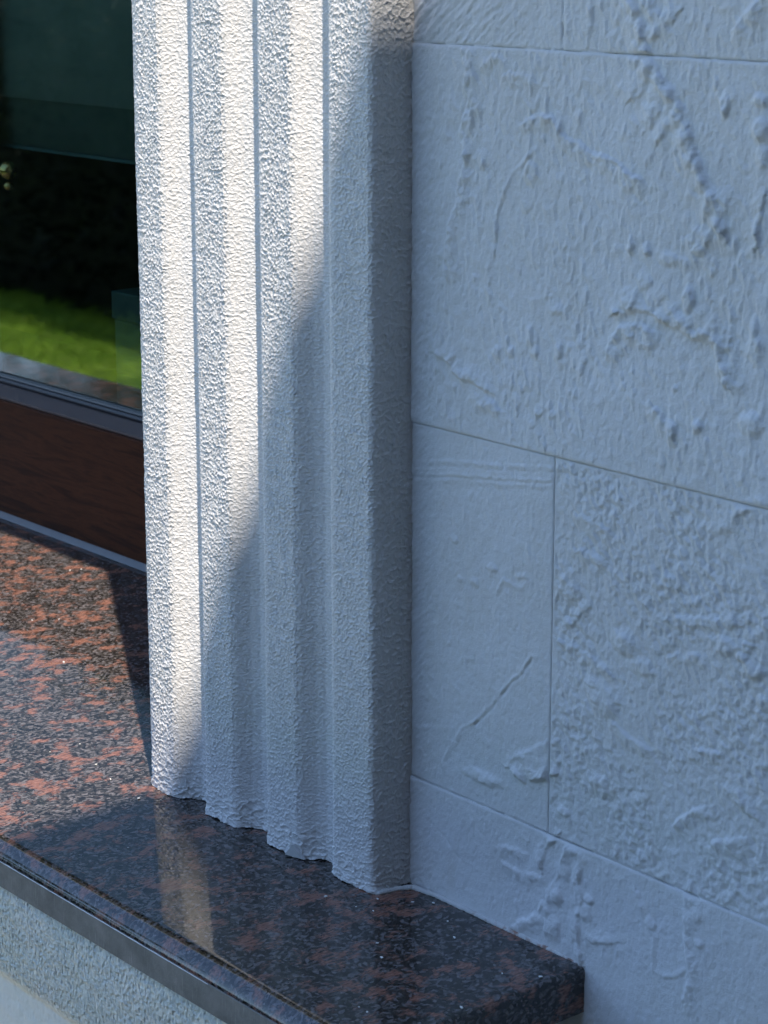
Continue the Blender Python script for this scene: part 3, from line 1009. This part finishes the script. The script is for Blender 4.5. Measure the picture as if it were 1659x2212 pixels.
# ---------------------------------------------------------------- window
win = thing('window', 'dark brown framed window with reflecting glass left of the fluted casing', 'window', (-1.28, 0.31, 0.0))
WX0, WX1, GY = -2.296, -0.266, 0.3235
def rail(name, prof, mat):
    return extrude_x(name, prof, WX0, WX1, mat, win)
rail('sealant_strip', [(0.2925, 0.0004), (0.2950, 0.0036), (0.2975, 0.0062), (0.312, 0.0062), (0.312, 0.0004)], M_SEAL)
rail('bottom_rail', [(0.2976, 0.0064), (0.2976, 0.1300), (0.2990, 0.1312), (0.330, 0.1312), (0.330, 0.0064)], M_WOOD)
rail('glazing_ledge', [(0.3000, 0.1314), (0.2985, 0.1330), (0.2985, 0.1352), (0.3120, 0.1440), (0.3300, 0.1440), (0.3300, 0.1314)], M_FRAME)
rail('gasket', [(0.3135, 0.1442), (0.3125, 0.1470), (0.3140, 0.1495), (0.3225, 0.1500), (0.3225, 0.1442)], M_GASKET)
rail('glazing_bead', [(0.3165, 0.1502), (0.3175, 0.1520), (0.3222, 0.1530), (0.3228, 0.1502)], M_BEAD)
box('top_rail', (WX0, WX1, 0.2976, 0.335, 1.13, 1.2225), M_FRAME, win)
box('stile', (WX0, WX0 + 0.085, 0.2990, 0.334, 0.1495, 1.1295), M_FRAME, win)
box('stile', (WX1 - 0.085, WX1, 0.2990, 0.334, 0.1665, 1.1295), M_FRAME, win)
box('glass_pane', (WX0 + 0.02, WX1 - 0.02, GY, GY + 0.0008, 0.1445, 1.15), M_GLASS, win)

# room behind the glass
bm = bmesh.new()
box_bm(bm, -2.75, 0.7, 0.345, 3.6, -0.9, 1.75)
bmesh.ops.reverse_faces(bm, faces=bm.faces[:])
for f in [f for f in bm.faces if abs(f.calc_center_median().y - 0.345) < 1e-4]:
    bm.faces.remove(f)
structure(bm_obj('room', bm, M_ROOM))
board = tag(box('window_board', (-2.45, -0.20, 0.3465, 0.56, 0.10, 0.125), M_ROOM, None), 'dark inner window board behind the glass', 'window board')
bl = thing('roller_blind', 'half drawn dark teal roller blind hanging behind the window glass', 'blind', (-1.3, 0.37, 1.0))
def cloth(name, x0, x1, y, z0, z1, mat, amp, wl, parent, thick=0.0012):
    xs = np.linspace(x0, x1, int((x1 - x0) / 0.006) + 2)
    yy = y + amp * np.sin(xs / wl * 2 * np.pi) + amp * 0.5 * np.sin(xs / wl * 3.7 + 1)
    V = np.concatenate([np.stack([xs, yy + o, np.full_like(xs, z)], 1) for o in (0, thick) for z in (z0, z1)])
    n = len(xs)
    i = np.arange(n - 1)
    F = [np.stack([a + i, a + i + 1, b + i + 1, b + i], 1) for a, b in ((0, n), (3 * n, 2 * n), (2 * n, 0), (n, 3 * n))]
    return mesh_np(name, V, F, mat, parent)
cloth('upper_cloth', -2.28, -0.27, 0.3600, 0.447, 1.18, M_BLIND, 0.0004, 0.5, bl)
cloth('lower_cloth', -2.28, -0.27, 0.3640, 0.396, 1.18, M_BLIND2, 0.0004, 0.6, bl)
box('hem_bar', (-2.28, -0.27, 0.3632, 0.3664, 0.392, 0.3955), M_BLIND2, bl)
cu = thing('curtain', 'dark slate curtain hanging in folds behind the left side of the glass', 'curtain', (-1.2, 0.36, 0.6))
cloth('cloth', -1.55, -1.10, 0.348, 0.13, 1.2, M_CURTAIN, 0.006, 0.09, cu)
hb = thing('curtain_holdback', 'small brass curtain holdback knob behind the glass at the left', 'curtain holdback', (-1.05, 0.35, 0.372))
def ball(name, c, r, mat, parent, sz=1.0):
    bm = bmesh.new()
    bmesh.ops.create_uvsphere(bm, u_segments=16, v_segments=10, radius=r)
    for v in bm.verts:
        v.co = Vector((v.co.x + c[0], v.co.y + c[1], v.co.z * sz + c[2]))
    return bm_obj(name, bm, mat, parent, True)
ball('knob', (-1.062, 0.338, 0.372), 0.010, M_BRASS, hb)
box('knob_arm', (-1.13, -1.064, 0.3365, 0.3395, 0.3705, 0.3735), M_BRASS, hb)
ball('knob_collar', (-1.062, 0.338, 0.355), 0.0055, M_BRASS, hb, 0.9)
bx = thing('storage_box', 'dark teal box standing on the inner board behind the glass', 'box', (-0.76, 0.42, 0.125))
box('box_body', (-0.885, -0.50, 0.352, 0.46, 0.1255, 0.232), M_BOX, bx, 0.002)
box('box_lid', (-0.887, -0.498, 0.350, 0.462, 0.2325, 0.262), M_BOX, bx, 0.002)

# ---------------------------------------------------------------- garden opposite, seen in the glass
def leaf_cloud(name, pts, size, mat, parent=None, seed=1):
    r = np.random.default_rng(seed)
    n = len(pts)
    a = r.normal(size=(n, 3))
    a /= np.linalg.norm(a, axis=1)[:, None]
    b = np.cross(a, r.normal(size=(n, 3)))
    b /= np.linalg.norm(b, axis=1)[:, None]
    sz = size * (0.6 + 0.8 * r.random((n, 1)))
    V = np.stack([pts - a * sz, pts + b * sz * 0.5, pts + a * sz, pts - b * sz * 0.5], 1).reshape(-1, 3)
    F = np.arange(4 * n).reshape(n, 4)
    return mesh_np(name, V, F, mat, parent, smooth=False)

rg = np.random.default_rng(12)
n = 90000
gx = rg.uniform(-11.5, -2.5, n)
gy = rg.uniform(-3.55, -1.56, n)
gh = rg.uniform(0.012, 0.028, n)
ga = rg.uniform(0, np.pi * 2, n)
dx, dy = np.cos(ga) * 0.004, np.sin(ga) * 0.004
lx, ly = rg.normal(0, 0.015, n), rg.normal(0, 0.015, n)
z0 = np.full(n, -0.899)
V = np.stack([np.stack([gx - dx, gy - dy, z0], 1), np.stack([gx + dx, gy + dy, z0], 1), np.stack([gx + lx, gy + ly, z0 + gh], 1)], 1).reshape(-1, 3)
gr = mesh_np('grass', V, np.arange(3 * n).reshape(n, 3), M_GRASS, smooth=False)
gr['kind'] = 'stuff'
gr['label'] = 'sunlit green lawn grass mirrored in the window glass'

hedge = thing('hedge', 'dense dark green hedge closing the far side of the lawn', 'hedge', (-9, -4.0, -0.9))
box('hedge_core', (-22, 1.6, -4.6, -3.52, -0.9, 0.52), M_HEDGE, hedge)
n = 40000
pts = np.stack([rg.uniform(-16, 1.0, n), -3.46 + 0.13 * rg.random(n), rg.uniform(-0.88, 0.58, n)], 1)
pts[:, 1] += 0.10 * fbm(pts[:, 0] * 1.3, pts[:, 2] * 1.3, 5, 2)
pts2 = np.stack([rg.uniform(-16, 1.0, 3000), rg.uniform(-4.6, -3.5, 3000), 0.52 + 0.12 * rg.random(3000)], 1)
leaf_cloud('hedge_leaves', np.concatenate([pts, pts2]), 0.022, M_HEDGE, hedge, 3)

def tree(x, y, h, cr, label, seed):
    t = thing('tree', label, 'tree', (x, y, -0.9), 'trees beyond the hedge')
    r = np.random.default_rng(seed)
    bm = bmesh.new()
    prev = None
    for k in range(9):
        f = k / 8
        ring = [bm.verts.new((x + 0.12 * math.sin(f * 3 + seed) + (0.16 * (1 - 0.75 * f)) * math.cos(a), y + 0.10 * math.sin(f * 4) + (0.16 * (1 - 0.75 * f)) * math.sin(a), -0.9 + f * h * 0.8))
                for a in np.linspace(0, 2 * np.pi, 9)[:-1]]
        if prev:
            for i in range(8):
                bm.faces.new((prev[i], prev[(i + 1) % 8], ring[(i + 1) % 8], ring[i]))
        prev = ring
    bm_obj('trunk', bm, M_BARK, t, True)
    c = []
    for k in range(14):
        a, q = r.uniform(0, 6.28), r.uniform(0, 1) ** 0.6
        cc = np.array([x + cr * q * math.cos(a) * 0.8, y + cr * q * math.sin(a) * 0.8, -0.9 + h * r.uniform(0.45, 0.98)])
        d = r.normal(size=(260, 3))
        d /= np.linalg.norm(d, axis=1)[:, None]
        c.append(cc + d * cr * 0.42 * r.uniform(0.5, 1, (260, 1)))
    leaf_cloud('crown', np.concatenate(c), 0.11, M_TREE, t, seed)
tree(-14.5, -9.5, 6.5, 2.2, 'broad leafy tree rising beyond the hedge, the nearer one', 3)
tree(-19.0, -7.5, 5.0, 1.8, 'smaller leafy tree far along the hedge', 7)
